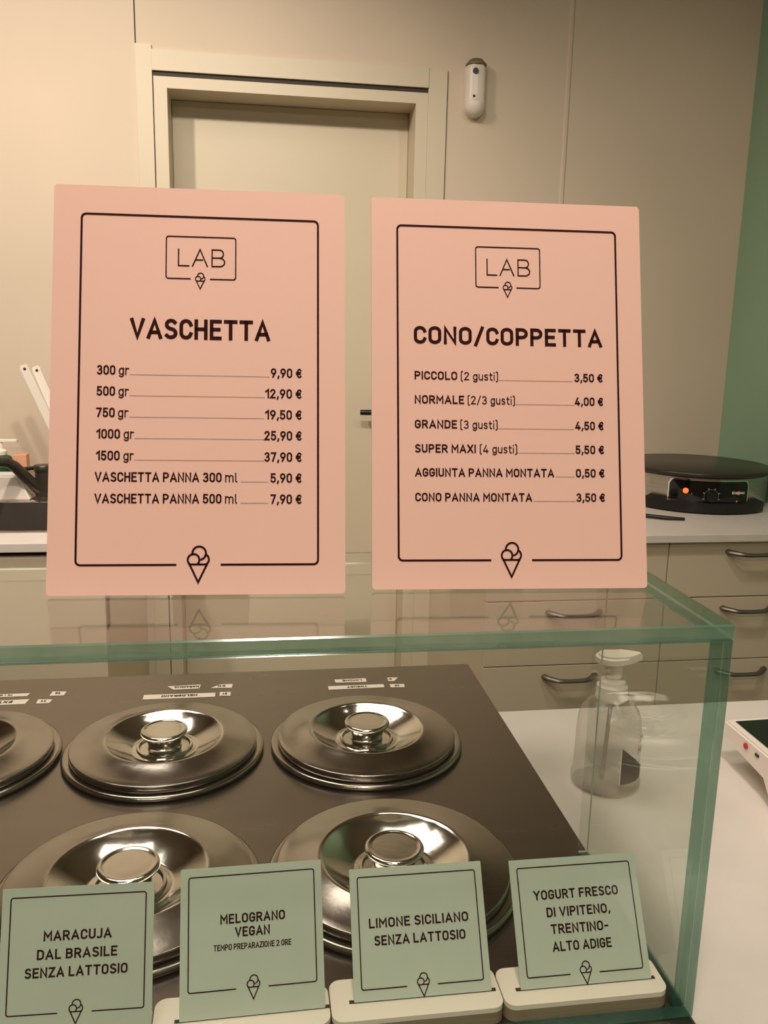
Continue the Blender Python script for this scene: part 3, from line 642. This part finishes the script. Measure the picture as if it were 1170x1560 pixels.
# ================================================================== pink price signs
def print_sign(sg, card, kind):
    fr0 = lambda u, v: (u, -.0034, v); fr_ = mm(fr0)
    bm = bmn(); rbord(bm, 19.8, 190.2, 21.4, 275.7, 88.8, 121.4, 3.2, 1.5, fr_); obj('printed_border', bm, M_INK, card, local=True)
    bm = bmn(); rbord(bm, 80.0, 130.0, 229.6, 260.9, 97.2, 111.9, 1.8, .9, fr_)
    w = .95
    ribbon(bm, [(88.8, 251.4), (88.8, 239.2), (96.2, 239.2)], w, fr_)
    ribbon(bm, [(98.9, 239.2), (104.2, 251.6), (109.5, 239.2)], w, fr_); ribbon(bm, [(101.4, 243.8), (106.0, 243.8)], w, fr_)
    ribbon(bm, [(113.8, 245.6), (118.4, 245.6)]+arc(118.4, 248.6, 2.7, 3.0, -90, 90)+[(112.9, 251.6), (112.9, 239.2), (118.3, 239.2)]+arc(118.3, 242.4, 3.7, 3.2, -90, 90), w, fr_)
    cone_icon(bm, 104.5, 221.9, 12.2, .75, fr_); obj('shop_logo', bm, M_INK, card, local=True)
    bm = bmn(); cone_icon(bm, 104.9, 8.2, 26.4, 1.45, fr_); obj('cone_emblem', bm, M_INK, card, local=True)
    def line(s, u0, v, u1, cap, w_, name='lettering'):
        bm = bmn(); text(bm, s, u0, v, u1, cap, w_, fr_); obj(name, bm, M_INK, card, local=True)
    def dots(u0, u1, v):
        bm = bmn(); u = u0
        while u < u1:
            ribbon(bm, [(u, v+.25), (u+.42, v+.25)], .5, fr_, False); u += .86
        obj('dotted_leader', bm, M_INK, card, local=True)
    E_ = '\u20ac'
    if kind == 0:
        line('VASCHETTA', 55, 184.6, 155.1, 15.0, 2.65, 'heading')
        V = [157.8, 142.5, 127.0, 111.6, 96.0, 80.7, 65.3]
        rows = [('300', 32.2, 45.1, 'gr', 47.5, 55.0, '9,90 '+E_, 155.8), ('500', 32.3, 45.1, 'gr', 47.5, 55.0, '12,90 '+E_, 151.8), ('750', 32.2, 45.1, 'gr', 47.4, 54.9, '19,50 '+E_, 151.8),
                ('1000', 32.6, 49.0, 'gr', 51.6, 59.0, '25,90 '+E_, 151.3), ('1500', 32.6, 49.0, 'gr', 51.6, 59.0, '37,90 '+E_, 151.3),
                ('VASCHETTA PANNA 300', 32.0, 120.9, 'ml', 123.4, 132.3, '5,90 '+E_, 155.8), ('VASCHETTA PANNA 500', 32.0, 120.9, 'ml', 123.4, 132.3, '7,90 '+E_, 155.8)]
        for v, (a, a0_, a1_, b, b0, b1, p, p0) in zip(V, rows):
            line(a, a0_, v, a1_, 6.9, 1.15); line(b, b0, v, b1, 6.9, .85); line(p, p0, v-.2, 178.4, 6.9, 1.15); dots(b1+(.4 if b == 'gr' else 2.4), p0-.7 if b == 'gr' else p0-2.0, v)
    else:
        line('CONO/COPPETTA', 32, 184.8, 178.3, 13.6, 2.5, 'heading')
        V = [157.5, 139.2, 120.5, 102.1, 84.1, 65.5]
        rows = [('PICCOLO', 65.0, '(2 gusti)', 67.6, 96.4, 97.0, '3,50 '+E_), ('NORMALE', 70.2, '(2/3 gusti)', 72.7, 109.2, 109.8, '4,00 '+E_), ('GRANDE', 64.6, '(3 gusti)', 66.9, 95.6, 96.2, '4,50 '+E_),
                ('SUPER MAXI', 78.7, '(4 gusti)', 81.6, 110.5, 110.5, '5,50 '+E_), ('AGGIUNTA PANNA MONTATA', 138.7, None, 0, 0, 140.3, '0,50 '+E_), ('CONO PANNA MONTATA', 121.4, None, 0, 0, 122.6, '3,50 '+E_)]
        for v, (a, a1_, b, b0, b1, d0, p) in zip(V, rows):
            line(a, 32.4, v, a1_, 6.4, 1.15)
            if b: line(b, b0, v, b1, 6.3, .8)
            line(p, 155.7, v, 178.2, 6.5, 1.15); dots(d0, 154.6, v)
def price_sign(loc, yaw, tilt, label, kind):
    sg = thing('price_sign', label, 'sign', loc, (-tilt, 0, yaw), group='pink price signs on the glass')
    bm = bmn(); prism(bm, [(x, -.0030, z) for x, z in rrect(0, .21, 0, .297, .0028, 5)], (0, .0030, 0))
    bmesh.ops.recalc_face_normals(bm, faces=bm.faces)
    for f in bm.faces: f.material_index = 0 if f.normal.y < -.9 else 1
    card = obj('card', bm, [M_PINK, M_CARDEDGE], sg, local=True)
    print_sign(sg, card, kind)
    # folding cardboard strut at the back
    L = .16; a = math.tan(tilt)
    bm = bmn(); top_ = Vector((.105, .0008, .17)); 
    foot = Vector((.105, .0, 0)); 
    ct, st = math.cos(tilt), math.sin(tilt)
    d = .085                                    # how far back the strut foot stands (world), in sign space:
    foot = Vector((.105, d*ct, d*st+.0005))
    prism(bm, [(top_.x-.02, top_.y, top_.z), (top_.x+.02, top_.y, top_.z), (foot.x+.032, foot.y, foot.z+.0012), (foot.x-.032, foot.y, foot.z+.0012)], (0, .0015, .0006))
    obj('back_strut', bm, M_CARDEDGE, sg, local=True)
    return sg
price_sign((-.1485, .6013+.0015, ZG+.0010), -.0472, .2716, 'left pink price sign headed VASCHETTA standing on the glass', 0)
price_sign((.0819, .5997+.0015, ZG+.0010), -.0526, .2669, 'right pink price sign headed CONO/COPPETTA standing on the glass', 1)

# ================================================================== green flavour cards in white holders
HZ = ZS+.0140
def flavour(loc, yaw, tilt, vis, full, label, hlabel, lines, seed, hx):
    """vis: height showing over the holder; full: the card's real height"""
    g = thing('flavour_card', label, 'card', loc, (-tilt, 0, yaw), group='green flavour cards behind the glass')
    w = .1036; low = full-vis
    bm = bmn(); prism(bm, [(x, -.0008, z) for x, z in rrect(0, w, 0.0004, vis, .0006, 2)], (0, .0008, 0))
    card = obj('card', bm, M_SAGE, g, local=True)
    fr_ = mm(lambda u, v: (u, -.0011, v))
    T = vis*1000; b0 = T-6.1-76.4
    bm = bmn(); rbord(bm, 5.9, 98.0, b0, T-6.1, 39.4, 63.4, 1.6, .88, fr_); obj('printed_border', bm, M_INK, card, local=True)
    bm = bmn(); cone_icon(bm, 52.2, b0-8.0+.2, 16.0, .85, fr_); obj('cone_emblem', bm, M_INK, card, local=True)
    for s, u0, v, u1, cap, w_ in lines:
        bm = bmn(); text(bm, s, u0, v, u1, cap, w_, fr_); obj('lettering', bm, M_INK, card, local=True)
    # holder: rounded block with a slot, three stacked layers showing at its side
    x, y, _ = loc
    h = thing('card_holder', hlabel, 'card holder', (x+w/2, y, ZS), group='white card holders on the steel')
    hx0, hx1 = hx; y0, y1 = .5180, y+.0245; r = .0085
    rc = rrect(hx0, hx1, y0, y1, r, 6)
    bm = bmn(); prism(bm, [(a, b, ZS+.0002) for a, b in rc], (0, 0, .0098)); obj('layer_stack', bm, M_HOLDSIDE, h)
    bm = bmn(); prism(bm, [(a, b, ZS+.0101) for a, b in rc], (0, 0, HZ-ZS-.0101)); obj('white_top', bm, M_HOLD, h)
    bm = bmn(); c_, s_ = math.cos(yaw), math.sin(yaw)
    def L2(u, v): return (x+u*c_-v*s_, y+u*s_+v*c_, HZ+.0001)
    prism(bm, [L2(-.0035, -.0002), L2(w+.0035, -.0002), L2(w+.0035, .0030), L2(-.0035, .0030)], (0, 0, .0002)); obj('slot', bm, M_CABIN, h)
    return g
q = .94; p = 1.0445
flavour((.1911, .5318, HZ+.0003), -.001, .548, .0905, .105, 'green card reading YOGURT FRESCO DI VIPITENO, rightmost in the front row', 'white card holder carrying the yogurt card, nearest the glass corner',
    [('YOGURT FRESCO', 17.2, 64.6*q, 86.1, 6.9, 1.28), ('DI VIPITENO,', 26.2, 51.3*q, 77.9, 6.9, 1.28), ('TRENTINO-', 28.2, 38.6*q, 74.6, 6.9, 1.28), ('ALTO ADIGE', 28.0, 25.7*q, 75.4, 6.9, 1.28)], 1, (.1765, .3035))
flavour((.0656, .5345, HZ+.0003), -.0029, .5623, .0905, .105, 'green card reading LIMONE SICILIANO SENZA LATTOSIO in the front row', 'white card holder carrying the lemon card',
    [('LIMONE SICILIANO', 13.4, 51.7*q, 90.3, 6.8, 1.28), ('SENZA LATTOSIO', 16.9, 38.9*q, 87.0, 6.8, 1.28)], 2, (.0485, .1755))
flavour((-.0593, .5314, HZ+.0003), .012, .4961, .1006, .105, 'green card reading MELOGRANO VEGAN in the front row', 'white card holder carrying the pomegranate card',
    [('MELOGRANO', 28.6, 58.8*p, 75.9, 6.6, 1.24), ('VEGAN', 39.2, 50.0*p, 64.6, 6.6, 1.24), ('TEMPO PREPARAZIONE 2 ORE', 23.8, 42.0*p, 80.0, 4.1, .7)], 3, (-.0780, .0475))
flavour((-.181, .5204+.006, HZ+.0003), -.030, .370, .1006, .105, 'green card reading MARACUJA DAL BRASILE, leftmost in the front row', 'white card holder carrying the maracuja card, at the left edge',
    [('MARACUJA', 28.8, 62.3*p, 75.0, 6.7, 1.26), ('DAL BRASILE', 24.8, 50.8*p, 79.2, 6.7, 1.26), ('SENZA LATTOSIO', 17.1, 39.6*p, 86.5, 6.7, 1.26)], 4, (-.2055, -.0790))

# ================================================================== serving worktop on the right
ZP = Z(-.502)
bm = bmn(); box(bm, XS+.0045, RX-.002, .33, 1.0545, ZP-.03, ZP, .0015)
o = obj('worktop', bm, M_TOP); o['label'] = 'grey white serving worktop right of the steel ice cream counter'; o['category'] = 'worktop'
bm = bmn(); box(bm, XS+.03, RX-.003, .36, 1.02, 0, ZP-.0302)
o = obj('counter_base', bm, M_CAB); o['label'] = 'beige base under the serving worktop'; o['category'] = 'cabinet'

# clear pump bottle
bx, by = .3935, .857
t = thing('pump_bottle', 'clear plastic pump bottle with white nozzle on the serving worktop', 'bottle', (bx, by, ZP))
bm = bmn(); lathe(bm, [(0, .001), (.0375, .001), (.0392, .004), (.0392, .010), (.0372, .015), (.0368, .030), (.0362, .070), (.0350, .082), (.0315, .092), (.0250, .100), (.0185, .1045), (.0160, .106), (.0160, .110)], bx, by, 64, cz=ZP)
obj('bottle_body', bm, M_BOTTLE, t, smooth=True, angle=70)
bm = bmn(); lathe(bm, [(.0120, .1035), (.0178, .1045), (.0182, .108), (.0175, .110), (.0172, .1205), (.0150, .1225), (.0142, .126), (.0095, .128), (.0085, .130), (.0095, .131), (.0095, .150), (0, .150)], bx, by, 40, cz=ZP)
obj('collar', bm, M_WHITE, t, smooth=True)
bm = bmn()
ol = []
for i in range(28):
    a = 2*math.pi*i/28; r_ = .0165
    x_ = r_*math.cos(a); y_ = r_*math.sin(a)*.95
    if x_ > 0: x_ = x_*2.15; y_ *= (1-(math.cos(a))**2*.75)
    ol.append((bx-.004+x_, by+y_-x_*.12, ZP+.149+x_*.05))
prism(bm, ol, (0, 0, .009)); bmesh.ops.bevel(bm, geom=[e for e in bm.edges if all(v.co.z > ZP+.155 for v in e.verts)], offset=.003, segments=3, affect='EDGES')
obj('nozzle', bm, M_WHITE, t, smooth=True, angle=35)
bm = bmn(); tube(bm, [(bx, by, ZP+.095), (bx-.003, by+.002, ZP+.012)], .0026, 8); obj('dip_tube', bm, M_SHADE, t, smooth=True)
def bcyl(R, ac):
    def fr(u, v):
        a = math.radians(ac)+u/R; return (bx+R*math.cos(a), by+R*math.sin(a), ZP+v)
    return fr
bm = bmn(); fr = bcyl(.0377, -60); prev = None
for i in range(17):
    u = -.0190+.042*i/16; hi = .061-.028*min(1, i/13)
    cur = (bm.verts.new(fr(u, .0175)), bm.verts.new(fr(u, hi)))
    if prev: bm.faces.new((prev[0], cur[0], cur[1], prev[1]))
    prev = cur
lab = obj('bottle_label', bm, M_LABEL, t, label='grey corner of a label')
bm = bmn(); ribbon(bm, [(-.0195, .0175), (-.0195, .061)], .0009, fr, False); obj('label_edge', bm, M_HOLD, lab)
bm = bmn(); text(bm, 'H6', .004, .050, .016, .0085, .0011, bcyl(.0380, -60)); obj('lettering', bm, M_RED, lab)
bm = bmn(); text(bm, '.25', .004, .064, .018, .0065, .0009, bcyl(.0380, -60)); obj('lettering', bm, M_INK, lab)

# payment terminal / tablet, far left corner in view
A0 = Vector((.5545, .888, Z(-.446))); e1 = Vector((1, .035, 0)).normalized(); 
e2 = Vector((.0, -1, .0)); e2 = Vector((-.035, -1, .02)).normalized()
t = thing('payment_tablet', 'white framed tablet with black screen at the right edge of the worktop', 'tablet', (A0.x+.12, A0.y-.09, ZP))
Wd, Ln = .26, .20; nrm = e1.cross(-e2).normalized()
def P3(u, v, h): return A0+e1*u+e2*v+nrm*h
# side profile: thin at the far edge, deepening towards the near side
prof = [(0, 0), (Ln, 0), (Ln, None), (.115, None), (.092, -.026), (0, -.022)]
def pp(u, v, h):
    q_ = P3(u, v, 0 if h is None else h)
    if h is None: q_.z = ZP+.0008
    return q_
bm = bmn(); a = [bm.verts.new(pp(0, v, h)) for v, h in prof]; b = [bm.verts.new(pp(Wd, v, h)) for v, h in prof]
bm.faces.new(a); bm.faces.new(b[::-1])
for i in range(len(prof)): bm.faces.new((a[i], b[i], b[(i+1) % len(prof)], a[(i+1) % len(prof)]))
bmesh.ops.bevel(bm, geom=list(bm.edges), offset=.0022, segments=2, affect='EDGES')
obj('tablet_body', bm, M_WHITE, t, smooth=True, angle=35)
bm = bmn(); prism(bm, [P3(u, v, .0004) for u, v in ((.010, .0085), (Wd-.010, .0085), (Wd-.010, Ln-.02), (.010, Ln-.02))], nrm*.0006); obj('screen', bm, M_SCREEN, t)
bm = bmn(); c_ = P3(-.0004, .052, -.009); tube(bm, [c_, c_-e1*.0012], .0036, 16); obj('red_button', bm, M_RED, t)
bm = bmn(); box(bm, 0, .0012, 0, .007, 0, .003); 
for v in bm.verts: v.co = P3(-.0012+v.co.x, .072+v.co.y, -.0105+v.co.z)
obj('port', bm, M_BLACK, t)
